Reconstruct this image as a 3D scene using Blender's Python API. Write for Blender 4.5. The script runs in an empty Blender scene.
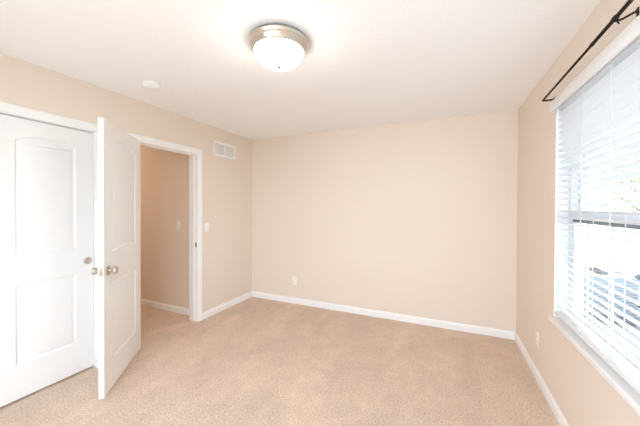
import bpy, bmesh, math, random
from mathutils import Vector, Matrix, Euler
random.seed(7)
C = bpy.context.scene.collection
S = bpy.context.scene
PI = math.pi

# ------------------------------------------------------------ camera
cam_d = bpy.data.cameras.new('camera')
cam_d.sensor_width = 36.0
cam_d.lens = 279.09 / 640 * 36
cam_d.shift_y = (209.195 - 213) / 640
cam_d.clip_start = 0.02
cam = bpy.data.objects.new('camera', cam_d)
C.objects.link(cam)
f_ = Vector((-0.4072, 0.9133, -0.00835)).normalized()
r_ = Vector((0.9133, 0.4073, 0.00369))
r_ = (r_ - f_ * r_.dot(f_)).normalized()
u_ = r_.cross(f_)
cam.matrix_world = Matrix(((r_.x, u_.x, -f_.x, 0), (r_.y, u_.y, -f_.y, 0), (r_.z, u_.z, -f_.z, 1.405), (0, 0, 0, 1)))
S.camera = cam

# ------------------------------------------------------------ world, sun, exposure
WORLD_STRENGTH = 4.4
SUN_STRENGTH = 4.0
LAMP_STRENGTH = 11.5
HALL_WATTS = 6.2
EXPOSURE = 0.72
wd = bpy.data.worlds.new('sky')
S.world = wd
wd.use_nodes = True
bg = wd.node_tree.nodes['Background']
bg.inputs[0].default_value = (0.89, 0.97, 1.10, 1)
bg.inputs[1].default_value = WORLD_STRENGTH
sd = bpy.data.lights.new('sun', 'SUN')
sd.energy = SUN_STRENGTH
sd.angle = math.radians(2)
sd.color = (1, 0.96, 0.9)
sun = bpy.data.objects.new('sun', sd)
C.objects.link(sun)
sun.rotation_euler = Vector((0.6, -0.25, -0.75)).to_track_quat('-Z', 'Y').to_euler()
# daylight portal at the window opening (sampling guide only, sends no light itself)
pd = bpy.data.lights.new('window_portal', 'AREA')
pd.shape = 'RECTANGLE'
pd.size = 1.9
pd.size_y = 1.5
pd.cycles.is_portal = True
po = bpy.data.objects.new('window_portal', pd)
C.objects.link(po)
po.location = (0.93, 1.5, 1.355)
po.rotation_euler = Vector((-1, 0, 0)).to_track_quat('-Z', 'Y').to_euler()
pd2 = bpy.data.lights.new('rear_fill_portal', 'AREA')  # sampling guide for the added window behind the viewer
pd2.shape = 'RECTANGLE'
pd2.size = 2.5
pd2.size_y = 2.25
pd2.cycles.is_portal = True
po2 = bpy.data.objects.new('rear_fill_portal', pd2)
C.objects.link(po2)
po2.location = (-0.65, -0.86, 1.14)
po2.rotation_euler = Vector((0, 1, 0)).to_track_quat('-Z', 'Y').to_euler()
# warm lamp on the hall ceiling
hd = bpy.data.lights.new('hall_lamp', 'POINT')
hd.energy = HALL_WATTS
hd.color = (1.0, 0.82, 0.63)
hd.shadow_soft_size = 0.1
ho = bpy.data.objects.new('hall_lamp', hd)
C.objects.link(ho)
ho.location = (-4.95, 2.05, 2.0)
S.view_settings.view_transform = 'Standard'
S.view_settings.look = 'None'
S.view_settings.exposure = EXPOSURE
S.view_settings.gamma = 1
S.view_settings.use_curve_mapping = False
S.cycles.max_bounces = 14
S.cycles.diffuse_bounces = 10
S.cycles.transparent_max_bounces = 16
S.cycles.caustics_reflective = False
S.cycles.caustics_refractive = False
S.cycles.sample_clamp_indirect = 6
S.cycles.use_denoising = True


# ------------------------------------------------------------ materials
def srgb(r, g, b):
    f = lambda c: (c / 255 / 12.92) if c / 255 <= 0.04045 else ((c / 255 + 0.055) / 1.055) ** 2.4
    return (f(r), f(g), f(b), 1)


def mat(name, col, rough=0.6, metal=0.0, bump=None, spec=0.5, var=None):
    m = bpy.data.materials.new(name)
    m.use_nodes = True
    nt = m.node_tree
    b = nt.nodes['Principled BSDF']
    b.inputs['Base Color'].default_value = col
    b.inputs['Roughness'].default_value = rough
    b.inputs['Metallic'].default_value = metal
    b.inputs['Specular IOR Level'].default_value = spec
    tc = nt.nodes.new('ShaderNodeTexCoord')
    if var:
        n = nt.nodes.new('ShaderNodeTexNoise')
        n.inputs['Scale'].default_value = var[0]
        n.inputs['Detail'].default_value = 4
        nt.links.new(tc.outputs['Object'], n.inputs['Vector'])
        mx = nt.nodes.new('ShaderNodeMix')
        mx.data_type = 'RGBA'
        k = var[1]
        mx.inputs[6].default_value = tuple(c * (1 - k) for c in col[:3]) + (1,)
        mx.inputs[7].default_value = tuple(min(1, c * (1 + k)) for c in col[:3]) + (1,)
        nt.links.new(n.outputs['Fac'], mx.inputs[0])
        nt.links.new(mx.outputs[2], b.inputs['Base Color'])
    if bump:
        n = nt.nodes.new('ShaderNodeTexNoise')
        n.inputs['Scale'].default_value = bump[0]
        n.inputs['Detail'].default_value = 3
        nt.links.new(tc.outputs['Object'], n.inputs['Vector'])
        bp = nt.nodes.new('ShaderNodeBump')
        bp.inputs['Strength'].default_value = bump[1]
        bp.inputs['Distance'].default_value = bump[2]
        nt.links.new(n.outputs['Fac'], bp.inputs['Height'])
        nt.links.new(bp.outputs['Normal'], b.inputs['Normal'])
    return m


M = {}
M['wall'] = mat('beige_wall_paint', (0.778, 0.687, 0.599, 1), 0.75, bump=(260, 0.15, 0.002), spec=0.25)
M['trim'] = mat('white_semi_gloss_trim', (0.87, 0.87, 0.87, 1), 0.38, spec=0.45)
M['door'] = mat('white_door_paint', (0.83, 0.825, 0.82, 1), 0.42, bump=(180, 0.05, 0.001), spec=0.4)
M['nickel'] = mat('brushed_nickel', (0.62, 0.55, 0.47, 1), 0.28, 1.0)
M['pewter'] = mat('dark_pewter', (0.10, 0.09, 0.08, 1), 0.5, 0.5)
M['satin'] = mat('satin_nickel', (0.42, 0.36, 0.29, 1), 0.5, 0.6)
M['dark'] = mat('dark_cavity', (0.06, 0.05, 0.045, 1), 0.6)
M['bronze'] = mat('oil_rubbed_bronze', (0.025, 0.016, 0.012, 1), 0.55, 0.0, spec=0.12)
M['plastic'] = mat('white_plastic', (0.87, 0.86, 0.85, 1), 0.35)
M['almond'] = mat('ivory_plastic', (0.88, 0.85, 0.77, 1), 0.35)
M['blind'] = mat('white_faux_wood', (0.87, 0.88, 0.89, 1), 0.45, spec=0.4)
M['vinyl'] = mat('white_vinyl', (0.72, 0.75, 0.79, 1), 0.4)
M['rail_strip'] = mat('dark_grey_strip', (0.22, 0.23, 0.24, 1), 0.7)
M['ventback'] = mat('grey_duct', (0.30, 0.30, 0.30, 1), 0.7)
M['concrete'] = mat('grey_asphalt', (0.11, 0.112, 0.115, 1), 0.9, var=(3, 0.15))
M['added_patio'] = mat('bounce_paving', (0.62, 0.62, 0.61, 1), 0.9, var=(5, 0.08))  # pale so the added paving bounces light indoors
M['grass'] = mat('lawn_grass', (0.36, 0.36, 0.26, 1), 0.95, var=(14, 0.25))
M['leaf'] = mat('tree_leaf', (0.27, 0.29, 0.17, 1), 0.8, var=(3, 0.3))
M['bark'] = mat('tree_bark', (0.16, 0.11, 0.08, 1), 0.9, var=(9, 0.3))
M['carpaint'] = mat('white_car_paint', (0.78, 0.79, 0.80, 1), 0.25)
M['tyre'] = mat('black_rubber', (0.03, 0.03, 0.03, 1), 0.8)
M['tint'] = mat('dark_car_glass', (0.05, 0.06, 0.07, 1), 0.1)
M['grey'] = mat('grey_sheet_metal', (0.16, 0.19, 0.22, 1), 0.5, 0.1)
M['siding'] = mat('pale_siding', (0.66, 0.63, 0.58, 1), 0.8)
M['shingle'] = mat('grey_shingle', (0.25, 0.24, 0.23, 1), 0.9, var=(20, 0.3))
M['red'] = mat('red_lamp_plastic', (0.45, 0.03, 0.02, 1), 0.3)


def ceiling_mat():
    m = mat('textured_white_ceiling', (0.90, 0.90, 0.90, 1), 0.9, spec=0.15)
    nt = m.node_tree
    b = nt.nodes['Principled BSDF']
    tc = [n for n in nt.nodes if n.type == 'TEX_COORD'][0]
    n = nt.nodes.new('ShaderNodeTexNoise')
    n.inputs['Scale'].default_value = 55
    n.inputs['Detail'].default_value = 5
    n.inputs['Distortion'].default_value = 0.6
    nt.links.new(tc.outputs['Object'], n.inputs['Vector'])
    cr = nt.nodes.new('ShaderNodeValToRGB')          # flattened knock-down blobs
    cr.color_ramp.elements[0].position = 0.42
    cr.color_ramp.elements[1].position = 0.56
    nt.links.new(n.outputs['Fac'], cr.inputs[0])
    bp = nt.nodes.new('ShaderNodeBump')
    bp.inputs['Strength'].default_value = 0.21
    bp.inputs['Distance'].default_value = 0.004
    nt.links.new(cr.outputs[0], bp.inputs['Height'])
    nt.links.new(bp.outputs['Normal'], b.inputs['Normal'])
    return m


def carpet_mat():
    m = mat('beige_cut_pile_carpet', (0.6, 0.42, 0.3, 1), 1.0, spec=0.0)
    nt = m.node_tree
    N = nt.nodes.new
    L = nt.links.new
    b = nt.nodes['Principled BSDF']
    b.inputs['Sheen Weight'].default_value = 0.15
    b.inputs['Sheen Roughness'].default_value = 0.6
    tc = [n for n in nt.nodes if n.type == 'TEX_COORD'][0]

    def noise(scale, detail, dist=0.0, stretch=None, rough=0.5):
        n = N('ShaderNodeTexNoise')
        n.inputs['Scale'].default_value = scale
        n.inputs['Detail'].default_value = detail
        n.inputs['Roughness'].default_value = rough
        n.inputs['Distortion'].default_value = dist
        if stretch:
            mp = N('ShaderNodeMapping')
            mp.inputs['Scale'].default_value = stretch
            mp.inputs['Rotation'].default_value = (0, 0, 0.25)
            L(tc.outputs['Object'], mp.inputs['Vector'])
            L(mp.outputs['Vector'], n.inputs['Vector'])
        else:
            L(tc.outputs['Object'], n.inputs['Vector'])
        return n
    patch = noise(1.9, 4, 0.5, (1.0, 0.6, 1), 0.6)      # wear and vacuum patches
    mid = noise(7, 5, 0.6, None, 0.7)                   # pile lying different ways
    tuft = noise(85, 3, 0.0, None, 0.8)                 # tufts
    streak = noise(3.2, 3, 0.3, (2.6, 0.45, 1), 0.55)   # vacuum strokes

    def ramp(n, p0, p1, c0, c1):
        r = N('ShaderNodeValToRGB')
        r.color_ramp.elements[0].position = p0
        r.color_ramp.elements[1].position = p1
        r.color_ramp.elements[0].color = (c0, c0, c0, 1)
        r.color_ramp.elements[1].color = (c1, c1, c1, 1)
        L(n.outputs['Fac'], r.inputs[0])
        return r
    r1 = ramp(patch, 0.38, 0.62, 0.92, 1.05)
    r2 = ramp(mid, 0.32, 0.68, 0.93, 1.06)
    r3 = ramp(tuft, 0.30, 0.70, 0.64, 1.30)
    r4 = ramp(streak, 0.50, 0.68, 0.99, 1.045)
    cur = None
    for r in (r1, r2, r3, r4):
        mx = N('ShaderNodeMix')
        mx.data_type = 'RGBA'
        mx.blend_type = 'MULTIPLY'
        mx.inputs[0].default_value = 1
        if cur is None:
            mx.inputs[6].default_value = CARPET
        else:
            L(cur, mx.inputs[6])
        L(r.outputs[0], mx.inputs[7])
        cur = mx.outputs[2]
    L(cur, b.inputs['Base Color'])
    ad = N('ShaderNodeMath')
    ad.operation = 'ADD'
    L(tuft.outputs['Fac'], ad.inputs[0])
    L(mid.outputs['Fac'], ad.inputs[1])
    bp = N('ShaderNodeBump')
    bp.inputs['Strength'].default_value = 0.6
    bp.inputs['Distance'].default_value = 0.008
    L(ad.outputs[0], bp.inputs['Height'])
    L(bp.outputs['Normal'], b.inputs['Normal'])
    return m


CARPET = (0.70, 0.54, 0.425, 1)
M['ceiling'] = ceiling_mat()
M['carpet'] = carpet_mat()


def glass_mat():
    m = bpy.data.materials.new('clear_window_glass')
    m.use_nodes = True
    nt = m.node_tree
    nt.nodes.clear()
    o = nt.nodes.new('ShaderNodeOutputMaterial')
    t = nt.nodes.new('ShaderNodeBsdfTransparent')
    t.inputs[0].default_value = (0.95, 0.98, 0.98, 1)
    g = nt.nodes.new('ShaderNodeBsdfGlossy')
    g.inputs['Roughness'].default_value = 0.02
    mx = nt.nodes.new('ShaderNodeMixShader')
    mx.inputs[0].default_value = 0.03
    nt.links.new(t.outputs[0], mx.inputs[1])
    nt.links.new(g.outputs[0], mx.inputs[2])
    nt.links.new(mx.outputs[0], o.inputs[0])
    return m


M['glass'] = glass_mat()


def shade_mat():
    m = mat('lit_frosted_glass', (0.9, 0.88, 0.84, 1), 0.3)
    b = m.node_tree.nodes['Principled BSDF']
    b.inputs['Emission Color'].default_value = (1.0, 0.96, 0.91, 1)
    b.inputs['Emission Strength'].default_value = LAMP_STRENGTH
    return m


M['shade'] = shade_mat()


# ------------------------------------------------------------ mesh helpers
def tag(o, label=None, cat=None, group=None, kind=None):
    if label: o['label'] = label
    if cat: o['category'] = cat
    if group: o['group'] = group
    if kind: o['kind'] = kind
    return o


def empty(name, loc, rz=0):
    o = bpy.data.objects.new(name, None)
    o.empty_display_size = 0.05
    o.location = loc
    o.rotation_euler = (0, 0, rz)
    C.objects.link(o)
    return o


class MB:
    def __init__(self):
        self.bm = bmesh.new()

    def box(self, x0, x1, y0, y1, z0, z1, bev=0.0, mtx=None, seg=2):
        b = bmesh.new()
        bmesh.ops.create_cube(b, size=1)
        bmesh.ops.scale(b, vec=(abs(x1 - x0), abs(y1 - y0), abs(z1 - z0)), verts=b.verts)
        bmesh.ops.translate(b, vec=((x0 + x1) / 2, (y0 + y1) / 2, (z0 + z1) / 2), verts=b.verts)
        if bev > 0:
            bmesh.ops.bevel(b, geom=list(b.edges), offset=bev, segments=seg, profile=0.5, affect='EDGES')
        return self._add(b, mtx)

    def _add(self, b, mtx=None):
        if mtx is not None:
            bmesh.ops.transform(b, matrix=mtx, verts=b.verts)
        me = bpy.data.meshes.new('tmp')
        b.to_mesh(me)
        b.free()
        self.bm.from_mesh(me)
        bpy.data.meshes.remove(me)
        return self

    def lathe(self, prof, seg=48, mtx=None):
        """profile of (radius, height) turned about local Z"""
        b = bmesh.new()
        rings = []
        for r, z in prof:
            if r < 1e-6:
                rings.append([b.verts.new((0, 0, z))])
            else:
                rings.append([b.verts.new((r * math.cos(2 * PI * k / seg), r * math.sin(2 * PI * k / seg), z)) for k in range(seg)])
        for a, c in zip(rings, rings[1:]):
            for k in range(seg):
                k2 = (k + 1) % seg
                if len(a) == 1 and len(c) == 1: continue
                if len(a) == 1: b.faces.new((a[0], c[k2], c[k]))
                elif len(c) == 1: b.faces.new((a[k], a[k2], c[0]))
                else: b.faces.new((a[k], a[k2], c[k2], c[k]))
        bmesh.ops.recalc_face_normals(b, faces=b.faces)
        return self._add(b, mtx)

    def tube(self, pts, rad, seg=14):
        """round tube along a polyline, radius constant or per point"""
        b = bmesh.new()
        P = [Vector(p) for p in pts]
        R = rad if isinstance(rad, (list, tuple)) else [rad] * len(P)
        rings = []
        ref = None
        for i, p in enumerate(P):
            t = (P[min(i + 1, len(P) - 1)] - P[max(i - 1, 0)]).normalized()
            if ref is None:
                ref = t.orthogonal().normalized()
            ref = (ref - t * ref.dot(t)).normalized()
            bi = t.cross(ref)
            rings.append([b.verts.new(p + (ref * math.cos(2 * PI * k / seg) + bi * math.sin(2 * PI * k / seg)) * R[i]) for k in range(seg)])
        for a, c in zip(rings, rings[1:]):
            for k in range(seg):
                b.faces.new((a[k], a[(k + 1) % seg], c[(k + 1) % seg], c[k]))
        b.faces.new(list(reversed(rings[0])))
        b.faces.new(rings[-1])
        bmesh.ops.recalc_face_normals(b, faces=b.faces)
        return self._add(b)

    def prism(self, poly, a, c, axis='y', mtx=None):
        """extrude a 2-D polygon between a and c; poly gives the two other axes"""
        b = bmesh.new()
        def P(u, v, w):
            return {'x': (w, u, v), 'y': (u, w, v), 'z': (u, v, w)}[axis]
        A = [b.verts.new(P(u, v, a)) for u, v in poly]
        B = [b.verts.new(P(u, v, c)) for u, v in poly]
        n = len(poly)
        for k in range(n):
            b.faces.new((A[k], A[(k + 1) % n], B[(k + 1) % n], B[k]))
        b.faces.new(A)
        b.faces.new(list(reversed(B)))
        bmesh.ops.recalc_face_normals(b, faces=b.faces)
        return self._add(b, mtx)

    def build(self, name, m, parent=None, smooth=False, angle=35):
        me = bpy.data.meshes.new(name)
        self.bm.to_mesh(me)
        self.bm.free()
        o = bpy.data.objects.new(name, me)
        C.objects.link(o)
        me.materials.append(m)
        if smooth:
            for p in me.polygons: p.use_smooth = True
            me.set_sharp_from_angle(angle=math.radians(angle))
        if parent: o.parent = parent
        return o


# ------------------------------------------------------------ room dimensions
XL, XR, YB, YF, H = -2.745, 0.704, 3.552, -0.75, 2.44
WT = 0.13
XLo = XL - WT
# doorway and closet openings in the left wall
DY0, DY1, DH = 1.735, 2.489, 2.034
KY0, KY1, KH = 0.768, 1.413, 2.040
# window opening in the right wall
WY0, WY1, WZ0, WZ1 = 0.58, 2.450, 0.632, 2.108
XRo = XR + 0.15
HALL_Y0, HALL_Y1, HALL_X = 1.60, 2.60, -5.2

m = MB(); m.box(HALL_X - 0.1, XRo, YF - 0.1, YB + 0.1, -0.12, 0)
tag(m.build('floor', M['carpet']), 'beige cut-pile carpet covering the room floor', 'floor', kind='structure')
m = MB(); m.box(HALL_X - 0.1, XRo, YF - 0.1, YB + 0.1, H, H + 0.12)
tag(m.build('ceiling', M['ceiling']), 'white textured ceiling over the whole room', 'ceiling', kind='structure')
m = MB()
m.box(XLo, XL, YF, KY0 - 0.015, 0, H)
m.box(XLo, XL, KY1 + 0.015, DY0 - 0.015, 0, H)
m.box(XLo, XL, DY1 + 0.015, YB, 0, H)
m.box(XLo, XL, KY0 - 0.015, KY1 + 0.015, KH + 0.015, H)
m.box(XLo, XL, DY0 - 0.015, DY1 + 0.015, DH + 0.015, H)
tag(m.build('wall_left', M['wall']), 'beige wall holding the doorway, the closet door and the air vent', 'wall', kind='structure')
m = MB(); m.box(XLo, XRo, YB, YB + 0.1, 0, H)
tag(m.build('wall_back', M['wall']), 'plain beige wall facing the viewer, outlet low on its left', 'wall', kind='structure')
m = MB()
m.box(XR, XRo, YF, WY0, 0, H)
m.box(XR, XRo, WY1, YB, 0, H)
m.box(XR, XRo, WY0, WY1, 0, WZ0)
m.box(XR, XRo, WY0, WY1, WZ1, H)
tag(m.build('wall_right', M['wall']), 'beige wall around the window with the white blind', 'wall', kind='structure')
m = MB()
RX0, RX1, RZ0, RZ1 = -1.9, 0.6, 0.03, 2.25
m.box(XLo, RX0, YF - 0.1, YF, 0, H)
m.box(RX1, XRo, YF - 0.1, YF, 0, H)
m.box(RX0, RX1, YF - 0.1, YF, 0, RZ0)
m.box(RX0, RX1, YF - 0.1, YF, RZ1, H)
tag(m.build('wall_front', M['wall']), 'beige wall behind the viewer', 'wall', kind='structure')
m = MB(); m.box(HALL_X, XLo, HALL_Y1, HALL_Y1 + 0.1, 0, H)
tag(m.build('wall_hall_back', M['wall']), 'shaded beige hallway wall seen through the open doorway', 'wall', kind='structure')
m = MB(); m.box(HALL_X, XLo, HALL_Y0 - 0.08, HALL_Y0, 0, H)
tag(m.build('wall_hall_front', M['wall']), 'beige hallway wall behind the closet, hidden by the open door', 'wall', kind='structure')
m = MB(); m.box(HALL_X - 0.1, HALL_X, HALL_Y0 - 0.08, HALL_Y1 + 0.1, 0, H)
tag(m.build('wall_hall_end', M['wall']), 'beige end wall of the hallway', 'wall', kind='structure')
m = MB()
m.box(-3.55, -3.5, 0.6, HALL_Y0 - 0.08, 0, H)
m.box(-3.5, XLo, 0.6, 0.65, 0, H)
tag(m.build('wall_closet', M['wall']), 'inner closet wall behind the closed white door', 'wall', kind='structure')

# ------------------------------------------------------------ baseboards
BH = 0.083
BASE = [(0, 0), (0.014, 0), (0.014, 0.058), (0.012, 0.066), (0.008, 0.071), (0.0065, 0.077), (0.004, BH), (0, BH)]


def baseboard(name, runs, label):
    """runs: (axis, wall coordinate, outward sign, a, b)"""
    m = MB()
    for ax, w, s, a, b in runs:
        poly = [(w + s * t, h) for t, h in BASE]
        m.prism(poly, a, b, axis='y' if ax == 'x' else 'x')
    return tag(m.build(name, M['trim']), label, 'baseboard', kind='structure')


CW = 0.066   # casing width
baseboard('baseboard_left', [('x', XL, 1, DY1 + CW + 0.004, YB), ('x', XL, 1, KY1 + CW + 0.004, DY0 - CW - 0.004), ('x', XL, 1, YF, KY0 - CW - 0.004)],
          'white baseboard from the doorway casing to the left corner')
baseboard('baseboard_back', [('y', YB, -1, XL + 0.014, XR - 0.014)], 'long white baseboard along the plain facing wall')
baseboard('baseboard_right', [('x', XR, -1, YF, YB)], 'white baseboard under the window')
baseboard('baseboard_hall', [('y', HALL_Y1, -1, HALL_X, XLo)], 'white baseboard in the hallway seen through the doorway')


# ------------------------------------------------------------ door casings and jambs
CAS = [(0.004, 0), (0.004, 0.009), (0.010, 0.013), (0.018, 0.011), (0.030, 0.0135), (0.046, 0.017), (0.058, 0.0175), (CW, 0.015), (CW, 0)]


def casing(m, y0, y1, h, x, s):
    b = bmesh.new()
    rings = []
    for o, t in CAS:
        X = x + s * t
        rings.append([b.verts.new((X, y0 - o, 0)), b.verts.new((X, y0 - o, h + o)), b.verts.new((X, y1 + o, h + o)), b.verts.new((X, y1 + o, 0))])
    n = len(rings)
    for i in range(n):
        a, c = rings[i], rings[(i + 1) % n]
        for k in range(3):
            b.faces.new((a[k], a[k + 1], c[k + 1], c[k]))
    b.faces.new([q[0] for q in rings])
    b.faces.new([q[3] for q in reversed(rings)])
    bmesh.ops.recalc_face_normals(b, faces=b.faces)
    m._add(b)


def jamb(m, y0, y1, h, t=0.0148):
    x0, x1 = XLo - 0.001, XL + 0.001
    m.box(x0, x1, y0 - t, y0, 0, h + t, 0.001)
    m.box(x0, x1, y1, y1 + t, 0, h + t, 0.001)
    m.box(x0, x1, y0, y1, h, h + t, 0.001)


m = MB(); casing(m, KY0, KY1, KH, XL, 1)
t1 = tag(m.build('trim_1', M['trim']), 'white casing framing the closed closet door', 'door frame', kind='structure')
m = MB(); jamb(m, KY0, KY1, KH); m.build('jamb', M['trim'], t1)
m = MB(); casing(m, DY0, DY1, DH, XL, 1); casing(m, DY0, DY1, DH, XLo, -1)
t2 = tag(m.build('trim_2', M['trim']), 'white casing and jamb framing the open doorway to the hall', 'door frame', kind='structure')
m = MB(); jamb(m, DY0, DY1, DH); m.build('jamb', M['trim'], t2)
m = MB()   # door stop set back from the room by a door's thickness
m.box(XL - 0.075, XL - 0.040, DY1 - 0.011, DY1 + 0.001, 0, DH, 0.003)
m.box(XL - 0.075, XL - 0.040, DY0 - 0.001, DY0 + 0.011, 0, DH, 0.003)
m.box(XL - 0.075, XL - 0.040, DY0 + 0.011, DY1 - 0.011, DH - 0.011, DH + 0.001, 0.003)
m.build('door_stop', M['trim'], t2)
m = MB(); m.box(XL - 0.033, XL - 0.004, DY1 - 0.0016, DY1 + 0.001, 0.905, 0.965, 0.0006)
sp = m.build('strike_plate', M['nickel'], t2); sp['label'] = 'metal strike plate in the right jamb'
m = MB(); m.box(XL - 0.027, XL - 0.010, DY1 - 0.0022, DY1 - 0.0012, 0.917, 0.953)
m.build('latch_hole', M['dark'], sp)


# ------------------------------------------------------------ two-panel arched doors
def offset_poly(p, d):
    n = len(p)
    out = []
    for i in range(n):
        a, b, c = Vector(p[i - 1]), Vector(p[i]), Vector(p[(i + 1) % n])
        e1, e2 = (b - a).normalized(), (c - b).normalized()
        n1, n2 = Vector((-e1.y, e1.x)), Vector((-e2.y, e2.x))
        k = (n1 + n2)
        k = k / max(0.2, k.dot(n1)) if k.length > 1e-6 else n1
        out.append(tuple(b + k * d))
    return out


def arch_panel(u0, u1, z0, zs, rise):
    """counter-clockwise outline, eyebrow arch of the given rise on top"""
    pts = [(u0, z0), (u1, z0)]
    w = u1 - u0
    n = 18
    for i in range(n + 1):
        t = i / n
        u = u1 - w * t
        s = 2 * t - 1
        pts.append((u, zs + rise * (1 - abs(s) ** 2.2)))
    return pts


def door_slab(w, h, t, panels):
    b = bmesh.new()
    LOOPS = [(0.000, 0.0), (0.004, -0.0015), (0.012, -0.0095), (0.019, -0.0095), (0.040, -0.002), (0.044, -0.0015)]
    for side in (0, 1):
        Y = lambda d: (t + d) if side else -d
        outer = [(0, 0), (w, 0), (w, h), (0, h)]
        ov = [b.verts.new((u, Y(0), z)) for u, z in outer]
        es = [b.edges.new((ov[i], ov[(i + 1) % 4])) for i in range(4)]
        for p in panels:
            prev = None
            for off, d in LOOPS:
                q = offset_poly(p, off)
                cur = [b.verts.new((u, Y(d), z)) for u, z in q]
                if prev is None:
                    es += [b.edges.new((cur[i], cur[(i + 1) % len(cur)])) for i in range(len(cur))]
                else:
                    for i in range(len(cur)):
                        j = (i + 1) % len(cur)
                        b.faces.new((prev[i], prev[j], cur[j], cur[i]))
                prev = cur
            b.faces.new(prev)
        bmesh.ops.triangle_fill(b, use_beauty=True, use_dissolve=False, edges=es)
        if side == 0: keep = ov
        else:
            for i in range(4):
                j = (i + 1) % 4
                b.faces.new((keep[i], keep[j], ov[j], ov[i]))
    bmesh.ops.recalc_face_normals(b, faces=b.faces)
    m = MB()
    m._add(b)
    return m


def knob_side(m, u, z, y, s):
    R = Matrix.Translation((u, y, z)) @ Matrix.Rotation(-s * PI / 2, 4, 'X')
    prof = [(0.0, 0.0), (0.033, 0.0), (0.0335, 0.003), (0.030, 0.007), (0.022, 0.009), (0.013, 0.011), (0.0105, 0.018), (0.0105, 0.026), (0.014, 0.031),
            (0.022, 0.036), (0.0265, 0.043), (0.0275, 0.050), (0.0255, 0.057), (0.019, 0.062), (0.010, 0.064), (0.0, 0.0645)]
    m.lathe(prof, 32, R)


# open door: local u along the door from the hinge, local +Y = the face that looks into the room now
A = Vector((-2.727, 1.786)); B = Vector((-2.232, 1.192))
dv = (B - A).normalized()
DW = 0.762
rz = math.atan2(dv.y, dv.x)
nrm = Vector((-dv.y, dv.x))             # +Y local
org = A - nrm * 0.035
dr = empty('door_1', (org.x, org.y, 0.012), rz)
tag(dr, 'open white two-panel arched door swung into the room, with round nickel knobs', 'door', kind='structure')
pan = [arch_panel(0.128, DW - 0.132, 1.045, 1.862, 0.062), [(0.128, 0.212), (DW - 0.132, 0.212), (DW - 0.132, 0.800), (0.128, 0.800)]]
door_slab(DW, 2.028, 0.035, pan).build('slab', M['door'], dr, True, 20)
m = MB(); knob_side(m, DW - 0.062, 0.915, 0.035, 1); m.build('knob', M['nickel'], dr, True, 50)
m = MB(); knob_side(m, DW - 0.062, 0.915, 0.0, -1); m.build('knob', M['nickel'], dr, True, 50)
m = MB(); m.box(DW - 0.001, DW + 0.0015, 0.005, 0.030, 0.886, 0.944, 0.0006)
lp = m.build('latch_plate', M['satin'], dr)
m = MB(); m.prism([(DW, 0.010), (DW + 0.011, 0.010), (DW + 0.003, 0.024), (DW, 0.024)], 0.906, 0.924, axis='z')
m.build('latch_bolt', M['nickel'], lp)
for z in (0.18, 1.0, 1.82):
    m = MB()
    m.tube([(-0.004, -0.004, z), (-0.004, -0.004, z + 0.09)], 0.006, 12)
    m.box(-0.002, 0.0, 0.0, 0.028, z, z + 0.09)
    m.build('hinge', M['nickel'], dr, True)

# closet door
KW = KY1 - KY0 - 0.006
kd = empty('door_2', (XL - 0.044, KY0 + 0.003, 0.016), PI / 2)   # local u = +y world, local -Y = +x world (room side)
kd.location.x = XL - 0.004 - 0.035
tag(kd, 'closed white two-panel arched closet door with a small round pull', 'door', kind='structure')
u = lambda y: y - KY0 - 0.003
pan = [arch_panel(u(0.925), u(1.288), 1.035, 1.862, 0.048), [(u(0.925), 0.243), (u(1.288), 0.243), (u(1.288), 0.828), (u(0.925), 0.828)]]
sl = door_slab(KW, 2.019, 0.035, pan).build('slab', M['door'], kd, True, 20)
m = MB()
R = Matrix.Translation((u(1.370), 0, 0.938 - 0.016)) @ Matrix.Rotation(PI / 2, 4, 'X')
m.lathe([(0.0, 0.001), (0.020, 0.0012), (0.0235, 0.003), (0.026, 0.005), (0.029, 0.0045), (0.030, 0.0), (0.0, -0.002)], 36, R)
fp = m.build('finger_pull', M['nickel'], kd, True, 50)

# ------------------------------------------------------------ wall plates
def wall_frame(x, y, z, facing):
    """matrix whose local +Z leaves the wall, +Y is up"""
    X = {'+x': ((0, 0, 1), (1, 0, 0), (0, 1, 0)), '-x': ((0, 0, -1), (-1, 0, 0), (0, 1, 0)), '-y': ((1, 0, 0), (0, 0, -1), (0, 1, 0))}[facing]
    return Matrix.Translation((x, y, z)) @ Matrix(X).to_4x4()


def plate(m, w=0.070, h=0.115):
    m.box(-w / 2, w / 2, -h / 2, h / 2, 0, 0.006, 0.0025)


def put(o, mtx):
    o.matrix_world = mtx
    return o


def outlet(mtx, label, mm):
    m = MB(); plate(m)
    o = empty('wall_outlet', (0, 0, 0))
    m.build('cover_plate', mm, o, True)
    for s in (-1, 1):
        m = MB(); m.box(-0.0165, 0.0165, s * 0.0195 - 0.014, s * 0.0195 + 0.014, 0.004, 0.008, 0.0018)
        r = m.build('receptacle', mm, o, True)
        m = MB()
        for dx in (-0.0065, 0.0065):
            m.box(dx - 0.001, dx + 0.001, s * 0.0195 - 0.001, s * 0.0195 + 0.007, 0.0075, 0.0083)
        m.lathe([(0, 0.0075), (0.0022, 0.0075), (0.0022, 0.0083), (0, 0.0083)], 12, Matrix.Translation((0, s * 0.0195 - 0.007, 0)))
        m.build('slots', M['dark'], r)
    m = MB(); m.lathe([(0, 0.0055), (0.003, 0.0055), (0.0028, 0.0068), (0, 0.0072)], 14); m.build('screw', mm, o, True)
    put(o, mtx)
    return tag(o, label, 'outlet', 'duplex outlets low on the walls')


outlet(wall_frame(-1.981, YB, 0.3325, '-y'), 'ivory duplex outlet low on the plain facing wall', M['almond'])
outlet(wall_frame(XR, 2.795, 0.334, '-x'), 'ivory duplex outlet low on the window wall', M['almond'])


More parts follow.
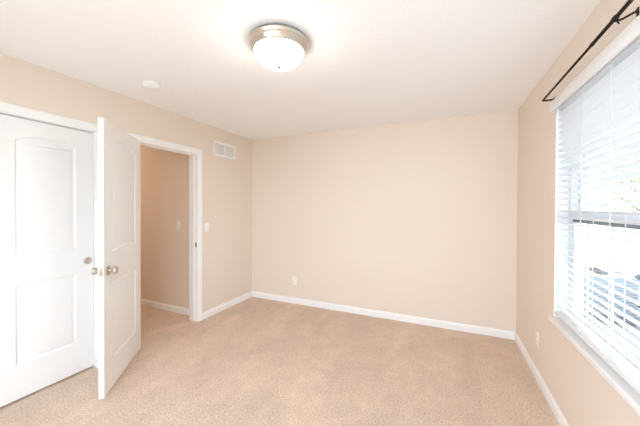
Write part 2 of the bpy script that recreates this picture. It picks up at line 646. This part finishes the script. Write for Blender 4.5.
def light_switch(mtx, label, toggles=1, mm=None):
    mm = mm or M['plastic']
    o = empty('light_switch', (0, 0, 0))
    m = MB(); plate(m, 0.070); m.build('cover_plate', mm, o, True)
    m = MB()
    if toggles == 0:                                    # rocker
        m.box(-0.0165, 0.0165, -0.033, 0.033, 0.004, 0.0085, 0.002, Matrix.Rotation(0.03, 4, 'X'))
        m.build('rocker', mm, o, True)
    else:
        for k in range(toggles):
            z = 0 if toggles == 1 else (k - 0.5) * 0.038
            m2 = MB()
            m2.box(-0.005, 0.005, -0.012, 0.012, 0.004, 0.0075, 0.001, Matrix.Translation((0, z, 0)))
            m2.box(-0.004, 0.004, -0.005, 0.005, 0.0, 0.018, 0.002, Matrix.Translation((0, z, 0.004)) @ Matrix.Rotation(-0.45, 4, 'X'))
            m2.build('toggle', mm, o, True)
    for z in (-0.0302, 0.0302) if toggles == 1 else (-0.048, 0.048):
        m2 = MB(); m2.lathe([(0, 0.0055), (0.003, 0.0055), (0.0028, 0.0068), (0, 0.0072)], 14, Matrix.Translation((0, z, 0)))
        m2.build('screw', mm, o, True)
    put(o, mtx)
    return tag(o, label, 'light switch', 'light switches by the doorway')


light_switch(wall_frame(XL, 2.637, 1.141, '+x'), 'white light switch on the room wall just right of the doorway', 0)
light_switch(wall_frame(-3.196, HALL_Y1, 1.156, '-y'), 'white light switch on the hallway wall seen through the doorway', 2)

# ------------------------------------------------------------ air return vent
vt = empty('air_vent', (0, 0, 0))
tag(vt, 'white two-section air return vent high on the wall right of the doorway', 'air vent')
VW, VH = 0.417, 0.190
m = MB()
m.box(-VW / 2 + 0.01, VW / 2 - 0.01, -VH / 2 + 0.01, VH / 2 - 0.01, 0.0005, 0.002)
m.build('backing', M['ventback'], vt)
m = MB()
fw = 0.026
m.box(-VW / 2, VW / 2, VH / 2 - fw, VH / 2, 0.0, 0.011, 0.003)
m.box(-VW / 2, VW / 2, -VH / 2, -VH / 2 + fw, 0.0, 0.011, 0.003)
m.box(-VW / 2, -VW / 2 + fw, -VH / 2 + fw, VH / 2 - fw, 0.0, 0.011, 0.003)
m.box(VW / 2 - fw, VW / 2, -VH / 2 + fw, VH / 2 - fw, 0.0, 0.011, 0.003)
m.box(-0.010, 0.010, -VH / 2 + fw, VH / 2 - fw, 0.0, 0.010, 0.002)
m.build('frame', M['plastic'], vt, True)
for x0, x1 in ((-VW / 2 + fw - 0.002, -0.008), (0.008, VW / 2 - fw + 0.002)):
    m = MB()
    n = 13
    for k in range(n):
        y = -VH / 2 + fw + (k + 0.5) * (VH - 2 * fw) / n
        m.box(x0, x1, -0.0048, 0.0048, -0.0005, 0.0005, 0, Matrix.Translation((0, y, 0.006)) @ Matrix.Rotation(0.75, 4, 'X'))
    m.build('louvre_grille', M['plastic'], vt)
put(vt, wall_frame(XL, 2.952, 2.166, '+x'))

# ------------------------------------------------------------ ceiling light
cl = empty('ceiling_light', (-0.952, 1.499, H))
tag(cl, 'lit round flush-mount ceiling light with nickel pan and frosted glass bowl', 'ceiling light')
m = MB()
m.lathe([(0.0, 0.0), (0.172, 0.0), (0.174, -0.008), (0.182, -0.011), (0.1855, -0.015), (0.186, -0.020), (0.182, -0.025), (0.178, -0.031), (0.177, -0.038),
         (0.172, -0.041), (0.169, -0.050), (0.165, -0.060), (0.160, -0.068), (0.155, -0.070), (0.152, -0.066), (0.150, -0.05), (0.0, -0.04)], 72)
m.build('metal_pan', M['nickel'], cl, True, 50)
m = MB()
prof = []
for k in range(15):
    a = k / 14 * PI / 2
    prof.append((0.150 * math.cos(a) ** 0.85 if k < 14 else 0.0, -0.062 - 0.098 * math.sin(a)))
m.lathe(prof, 72)
m.build('glass_bowl', M['shade'], cl, True, 80)
m = MB()
m.lathe([(0.0, -0.158), (0.013, -0.1585), (0.014, -0.162), (0.008, -0.165), (0.0065, -0.169), (0.008, -0.173), (0.005, -0.178), (0, -0.179)], 24)
m.build('finial', M['pewter'], cl, True, 50)

# ------------------------------------------------------------ smoke detector
sm = empty('smoke_detector', (-2.278, 1.592, H))
tag(sm, 'small round white smoke detector on the ceiling above the open door', 'smoke detector')
m = MB(); m.lathe([(0, 0), (0.069, 0), (0.069, -0.008), (0.066, -0.010), (0, -0.010)], 48); m.build('mounting_base', M['plastic'], sm, True, 40)
m = MB(); m.lathe([(0, -0.009), (0.061, -0.010), (0.063, -0.013), (0.062, -0.030), (0.056, -0.036), (0.040, -0.038), (0.038, -0.036), (0.034, -0.036), (0.032, -0.039), (0, -0.040)], 48)
m.build('cover', M['plastic'], sm, True, 40)
m = MB(); m.lathe([(0, -0.039), (0.008, -0.0395), (0.008, -0.0415), (0, -0.042)], 20, Matrix.Translation((0.018, 0, 0))); m.build('test_button', M['plastic'], sm, True)

# ------------------------------------------------------------ window
wn = empty('window_1', (0, 0, 0))
tag(wn, 'white vinyl double-hung window behind the blind', 'window', kind='structure')
fx0, fx1 = XR + 0.075, XR + 0.145
m = MB()
FW = 0.045
m.box(fx0, fx1, WY1 - FW, WY1, WZ0, WZ1, 0.003)
m.box(fx0, fx1, WY0, WY0 + FW, WZ0, WZ1, 0.003)
m.box(fx0, fx1, WY0 + FW, WY1 - FW, WZ1 - FW, WZ1, 0.003)
m.box(fx0, fx1, WY0 + FW, WY1 - FW, WZ0, WZ0 + FW, 0.003)
m.build('frame', M['vinyl'], wn)
zm = 1.352


def sash(z0, z1, x0, x1, bars):
    y0, y1 = WY0 + FW - 0.002, WY1 - FW + 0.002
    w = 0.042
    m = MB()
    m.box(x0, x1, y0, y0 + w, z0, z1, 0.003)
    m.box(x0, x1, y1 - w, y1, z0, z1, 0.003)
    m.box(x0, x1, y0 + w, y1 - w, z0, z0 + w, 0.003)
    m.box(x0, x1, y0 + w, y1 - w, z1 - w, z1, 0.003)
    s = m.build('sash', M['vinyl'], wn)
    m = MB(); xc = (x0 + x1) / 2
    m.box(xc - 0.002, xc + 0.002, y0 + w - 0.003, y1 - w + 0.003, z0 + w - 0.003, z1 - w + 0.003)
    m.build('glass_pane', M['glass'], s)
    if bars:
        m = MB()
        for y in bars:
            m.box(xc - 0.009, xc - 0.003, y - 0.008, y + 0.008, z0 + w - 0.002, z1 - w + 0.002)
        m.build('muntin_bars', M['vinyl'], s)
    return s


BARS = (2.19, 1.92, 1.65, 1.38, 1.11, 0.84)
sash(zm - 0.02, WZ1 - FW + 0.002, fx0 + 0.036, fx0 + 0.064, None)
s = sash(WZ0 + FW - 0.002, zm + 0.022, fx0 + 0.004, fx0 + 0.032, BARS)
m = MB(); m.box(fx0 + 0.001, fx0 + 0.005, WY0 + FW + 0.03, WY1 - FW - 0.03, zm - 0.042, zm - 0.017)
m.build('rail_dark_strip', M['rail_strip'], s)  # dark grey strip just below the meeting rail
m = MB()   # white lining of the reveal
m.box(XR + 0.001, fx0 + 0.01, WY1 - 0.006, WY1 + 0.0005, WZ0, WZ1)
m.box(XR + 0.001, fx0 + 0.01, WY0 - 0.0005, WY0 + 0.006, WZ0, WZ1)
m.box(XR + 0.001, fx0 + 0.01, WY0 + 0.006, WY1 - 0.006, WZ1 - 0.006, WZ1 + 0.0005)
m.build('jamb_lining', M['trim'], wn)
# stool (inside sill board)
m = MB(); m.box(0.680, XR, WY0 - 0.045, WY1 + 0.016, 0.612, 0.645, 0.006, seg=3)
m.box(XR - 0.004, fx0 + 0.02, WY0 + 0.001, WY1 - 0.001, 0.6325, 0.645)
m.build('window_sill', M['trim'], wn, True)

# window added in the unseen wall behind the viewer for soft front light
w2 = empty('fill_window', (0, 0, 0))
tag(w2, 'wide white glazed window added behind the viewer, unseen, to give soft front light', 'window', kind='structure')
m = MB()
for x in (RX0, (RX0 + RX1) / 2 - 0.03, RX1 - 0.06):
    m.box(x, x + 0.06, YF - 0.09, YF - 0.03, RZ0, RZ1, 0.003)
m.box(RX0 + 0.06, RX1 - 0.06, YF - 0.09, YF - 0.03, RZ0, RZ0 + 0.06, 0.003)
m.box(RX0 + 0.06, RX1 - 0.06, YF - 0.09, YF - 0.03, RZ1 - 0.06, RZ1, 0.003)
m.build('frame', M['vinyl'], w2)
m = MB(); m.box(RX0 + 0.05, RX1 - 0.05, YF - 0.062, YF - 0.058, RZ0 + 0.05, RZ1 - 0.05); m.build('glass_pane', M['glass'], w2)
m = MB(); m.box(RX0 - 0.04, RX1 + 0.04, YF - 0.03, YF + 0.03, RZ0 - 0.02, RZ0, 0.004); m.build('window_sill', M['trim'], w2)

# ------------------------------------------------------------ blind
bl = empty('window_blind', (0, 0, 0))
tag(bl, 'white two-inch slatted window blind with valance, let down over the window', 'window blind')
BX = 0.734
by0, by1 = WY0 + 0.008, WY1 - 0.008
m = MB(); m.box(BX - 0.028, BX + 0.028, by0, by1, 2.079, 2.1015, 0.002); m.build('headrail', M['blind'], bl)
m = MB()
m.box(0.673, 0.685, WY0 - 0.03, 2.466, 2.073, 2.144, 0.004)
m.box(0.684, XR - 0.0006, 2.456, 2.466, 2.068, 2.144, 0.002)
m.box(0.684, XR - 0.0006, WY0 - 0.03, WY0 - 0.020, 2.068, 2.144, 0.002)
m.build('valance', M['blind'], bl, True)
m = MB()
TILT = 0.29
zz = []
z = 0.722
while z < 2.07:
    zz.append(z)
    z += 0.0412
for z in zz:
    b = bmesh.new()
    prof = []
    for k in range(7):                      # slightly crowned slat section
        t = (k / 6 - 0.5)
        prof.append((t * 0.050, 0.0015 + 0.0022 * (1 - (2 * t) ** 2)))
    for k in range(6, -1, -1):
        t = (k / 6 - 0.5)
        prof.append((t * 0.050, -0.0013 + 0.0022 * (1 - (2 * t) ** 2)))
    ca, sa = math.cos(TILT), math.sin(TILT)
    poly = [(BX + x * ca + w * sa, z - x * sa + w * ca) for x, w in prof]   # room edge up
    m.prism(poly, by0 + 0.002 + random.uniform(-0.0015, 0.0015), by1 - 0.002 + random.uniform(-0.0015, 0.0015), axis='y')
m.build('slats', M['blind'], bl, True, 50)
m = MB(); m.box(BX - 0.026, BX + 0.026, by0 + 0.003, by1 - 0.003, 0.668, 0.690, 0.004); m.build('bottom_rail', M['blind'], bl, True)
for y in (2.05, 1.745, 1.44, 1.135, 0.83):
    m = MB()
    for s in (-1, 1):
        m.box(BX + s * 0.0275 - 0.0006, BX + s * 0.0275 + 0.0006, y - 0.004, y + 0.004, 0.686, 2.08)
    m.build('ladder_cord', M['blind'], bl)
m = MB()
m.tube([(0.699, 2.392, 2.075), (0.697, 2.392, 1.99), (0.696, 2.393, 1.33)], 0.0045, 10)
m.tube([(0.696, 2.393, 1.33), (0.696, 2.393, 1.305)], [0.0045, 0.0065], 10)
m.build('tilt_wand', M['blind'], bl, True)

# ------------------------------------------------------------ curtain rod
cr = empty('curtain_rod', (0, -0.0376, 0))
cr.rotation_euler.x = -0.017      # the rod hangs a little out of level
tag(cr, 'thin dark bronze curtain rod mounted above the window blind', 'curtain rod')
RX, RZ = 0.635, 2.2105


def arc(c, r, a0, a1, z, n=6):
    return [(c[0] + r * math.cos(a0 + (a1 - a0) * k / n), c[1] + r * math.sin(a0 + (a1 - a0) * k / n), z) for k in range(n + 1)]


RY0, RY1 = 0.56, 2.475
m = MB()
path = [(RX, RY1 - 0.75, RZ)] + [(RX, RY1 - 0.012, RZ)] + arc((RX + 0.010, RY1 - 0.010), 0.010, PI, PI / 2, RZ) + [(XR - 0.010, RY1, RZ), (XR - 0.0035, RY1, RZ + 0.006)]
m.tube(path, 0.0064, 12)
m.box(XR - 0.004, XR - 0.0002, RY1 - 0.006, RY1 + 0.006, RZ - 0.006, RZ + 0.016, 0.001)
m.build('thin_rod', M['bronze'], cr, True, 60)
m = MB()
path = [(RX, 1.735, RZ)] + [(RX, RY0 + 0.012, RZ)] + arc((RX + 0.010, RY0 + 0.010), 0.010, PI, 1.5 * PI, RZ) + [(XR - 0.010, RY0, RZ), (XR - 0.0035, RY0, RZ + 0.006)]
m.tube(path, 0.0080, 14)
m.tube([(RX, 1.729, RZ), (RX, 1.747, RZ)], 0.0090, 14)
m.box(XR - 0.004, XR - 0.0002, RY0 - 0.008, RY0 + 0.008, RZ - 0.012, RZ + 0.022, 0.001)
m.build('outer_rod', M['bronze'], cr, True, 60)
m = MB()
m.tube([(RX - 0.002, 1.545, RZ - 0.012), (RX + 0.02, 1.545, RZ - 0.010), (XR - 0.004, 1.545, RZ + 0.012)], 0.0045, 10)
m.tube([(RX, 1.536, RZ), (RX, 1.554, RZ)], 0.0110, 16)
m.tube([(RX + 0.004, 1.545, RZ - 0.010), (RX + 0.012, 1.545, RZ - 0.026)], 0.003, 8)
m.box(XR - 0.004, XR - 0.0002, 1.538, 1.552, RZ - 0.008, RZ + 0.024, 0.001)
m.build('bracket', M['bronze'], cr, True, 60)

# ------------------------------------------------------------ outdoors
GZ = -0.45
m = MB(); m.box(XRo + 0.02, 60, -40, 70, GZ - 0.1, GZ)
tag(m.build('ground', M['grass']), 'sunlit lawn outside the window', 'ground', kind='structure')
m = MB(); m.box(1.6, 12, -12, 16, GZ, GZ + 0.03)
tag(m.build('driveway', M['concrete']), 'grey paved driveway outside the window', 'driveway', kind='structure')

m = MB()  # unseen roof added to block sky light from the blind
m.box(XRo + 0.005, 3.3, -1.2, 4.2, 2.62, 2.74)
m.box(3.2, 3.3, -1.2, 4.2, 2.46, 2.62)
for y in (-1.1, 4.05):
    m.box(3.18, 3.30, y, y + 0.12, GZ + 0.03, 2.62)
tag(m.build('shading_porch', M['vinyl']), 'white roof on posts added outside the window, unseen, to keep sky light off the blind', 'shading_porch', kind='structure')

m = MB(); m.box(-12, 1.58, -12, YF - 0.12, GZ, GZ + 0.3)  # unseen paving added as a bounce surface for the ceiling
tag(m.build('added_patio', M['added_patio']), 'pale paving added behind the viewer, unseen, to bounce light up to the ceiling', 'added_patio', kind='structure')

# parked car, nose toward -y
ca = empty('parked_car', (4.15, 5.6, GZ + 0.03), 0.0)
tag(ca, 'white parked car on the driveway, seen through the blind', 'car')


def loft(stations, m):
    """stations: (y, list of (half_width, z)) cross-sections mirrored in x"""
    b = bmesh.new()
    rings = []
    for y, sec in stations:
        r = [b.verts.new((w, y, z)) for w, z in sec] + [b.verts.new((-w, y, z)) for w, z in reversed(sec)]
        rings.append(r)
    n = len(rings[0])
    for p, q in zip(rings, rings[1:]):
        for k in range(n):
            b.faces.new((p[k], p[(k + 1) % n], q[(k + 1) % n], q[k]))
    b.faces.new(rings[0]); b.faces.new(list(reversed(rings[-1])))
    bmesh.ops.recalc_face_normals(b, faces=b.faces)
    m._add(b)


m = MB()
loft([(-2.2, [(0.55, 0.35), (0.68, 0.40), (0.70, 0.60), (0.60, 0.72)]), (-2.0, [(0.75, 0.22), (0.84, 0.35), (0.85, 0.66), (0.74, 0.80)]),
      (-1.0, [(0.80, 0.20), (0.89, 0.35), (0.90, 0.78), (0.80, 0.93)]), (0.0, [(0.82, 0.20), (0.90, 0.35), (0.91, 0.82), (0.82, 0.96)]),
      (1.3, [(0.80, 0.20), (0.89, 0.35), (0.90, 0.84), (0.80, 0.98)]), (2.0, [(0.75, 0.24), (0.85, 0.38), (0.86, 0.82), (0.74, 0.97)]),
      (2.2, [(0.60, 0.36), (0.74, 0.42), (0.76, 0.72), (0.64, 0.88)])], m)
m.build('body', M['carpaint'], ca, True, 40)
m = MB()
loft([(-1.05, [(0.74, 0.90), (0.76, 0.93)]), (-0.25, [(0.76, 0.94), (0.60, 1.44)]), (0.3, [(0.76, 0.94), (0.62, 1.49)]), (1.1, [(0.76, 0.95), (0.60, 1.46)]), (1.85, [(0.72, 0.95), (0.70, 0.98)])], m)
cb = m.build('cabin_glass', M['tint'], ca, True, 30)
m = MB()
loft([(-0.30, [(0.585, 1.425), (0.57, 1.45)]), (0.3, [(0.63, 1.475), (0.58, 1.515)]), (1.12, [(0.61, 1.445), (0.57, 1.48)])], m)
for s in (-1, 1):
    m.tube([(s * 0.755, -0.98, 0.93), (s * 0.60, -0.27, 1.44)], 0.03, 8)
    m.tube([(s * 0.765, 0.42, 0.94), (s * 0.625, 0.42, 1.48)], 0.03, 8)
    m.tube([(s * 0.74, 1.75, 0.96), (s * 0.60, 1.10, 1.45)], 0.045, 8)
m.build('roof', M['carpaint'], ca, True, 40)
for sx in (-1, 1):
    for y in (-1.35, 1.35):
        m = MB()
        R = Matrix.Translation((sx * 0.80, y, 0.32)) @ Matrix.Rotation(sx * PI / 2, 4, 'Y')
        m.lathe([(0, -0.10), (0.28, -0.10), (0.32, -0.07), (0.32, 0.09), (0.28, 0.115), (0.21, 0.115), (0.2, 0.10), (0, 0.10)], 32, R)
        w = m.build('wheel', M['tyre'], ca, True, 40)
        m = MB(); m.lathe([(0, 0.10), (0.06, 0.112), (0.19, 0.106), (0.205, 0.112), (0.205, 0.10), (0, 0.095)], 24, R)
        m.build('hub_cap', M['grey'], w, True, 40)
    m = MB(); m.box(sx * 0.55 - 0.13, sx * 0.55 + 0.13, -2.19, -2.08, 0.60, 0.70, 0.02); m.build('headlight', M['plastic'], ca, True)
    m = MB(); m.box(sx * 0.64 - 0.10, sx * 0.64 + 0.10, 2.12, 2.205, 0.66, 0.80, 0.02); m.build('tail_light', M['red'], ca, True)
    m = MB(); m.box(sx * 0.98 - 0.09, sx * 0.98 + 0.09, -0.78, -0.70, 0.95, 1.06, 0.02); m.build('mirror', M['carpaint'], ca, True)

# air conditioner condenser
ac = empty('air_conditioner', (2.42, 6.35, GZ + 0.03))
tag(ac, 'grey outdoor air conditioner unit beside the driveway, seen through the blind', 'air conditioner')
m = MB(); m.box(-0.36, 0.36, -0.36, 0.36, 0.06, 0.72, 0.03); m.build('cabinet', M['grey'], ac, True)
m = MB(); m.box(-0.42, 0.42, -0.42, 0.42, 0, 0.06, 0.01); m.build('base_pad', M['concrete'], ac)
m = MB()
for k in range(12):
    z = 0.12 + k * 0.045
    m.box(-0.365, 0.365, -0.365, 0.365, z, z + 0.012)
m.build('louvres', M['ventback'], ac)
m = MB()
for r in (0.08, 0.15, 0.22, 0.29):
    m.tube([(r * math.cos(a * PI / 16), r * math.sin(a * PI / 16), 0.735) for a in range(33)], 0.006, 6)
for a in range(4):
    c, q = math.cos(a * PI / 4) * 0.3, math.sin(a * PI / 4) * 0.3
    m.tube([(-c, -q, 0.735), (c, q, 0.735)], 0.006, 6)
m.build('fan_guard', M['dark'], ac)


def tree(x, y, h, r, label):
    t = empty('leafy_tree', (x, y, GZ))
    m = MB()
    m.tube([(0, 0, 0), (0.04, 0.02, h * 0.3), (-0.02, 0.05, h * 0.75)], [0.14, 0.1, 0.05], 10)
    for k in range(7):
        a = k * 2.4
        m.tube([(0, 0.02, h * (0.3 + 0.05 * k)), (math.cos(a) * r * 0.6, math.sin(a) * r * 0.6, h * (0.5 + 0.05 * k))], [0.05, 0.02], 6)
    m.build('trunk', M['bark'], t, True)
    b = bmesh.new()
    for k in range(2600):
        while True:
            v = Vector((random.uniform(-1, 1), random.uniform(-1, 1), random.uniform(-1, 1)))
            if 0.25 < v.length < 1: break
        if random.random() < 0.25: continue
        p = Vector((v.x * r, v.y * r, h * 0.62 + v.z * h * 0.38))
        s_ = random.uniform(0.05, 0.11)
        q = Euler((random.uniform(0, 6), random.uniform(0, 6), random.uniform(0, 6))).to_matrix()
        vs = [b.verts.new(p + q @ Vector(w) * s_) for w in ((-1, 0, 0), (0, -0.5, 0.1), (1.2, 0, 0), (0, 0.5, 0.1))]
        b.faces.new(vs)
    m = MB(); m._add(b)
    m.build('foliage', M['leaf'], t)
    return tag(t, label, 'tree', 'trees beyond the driveway')


tree(7.9, 16.5, 4.4, 1.7, 'leafy tree beyond the driveway, the nearer of two seen through the blind')
tree(12.5, 22.5, 5.6, 2.2, 'leafy tree beyond the driveway, the farther of two seen through the blind')
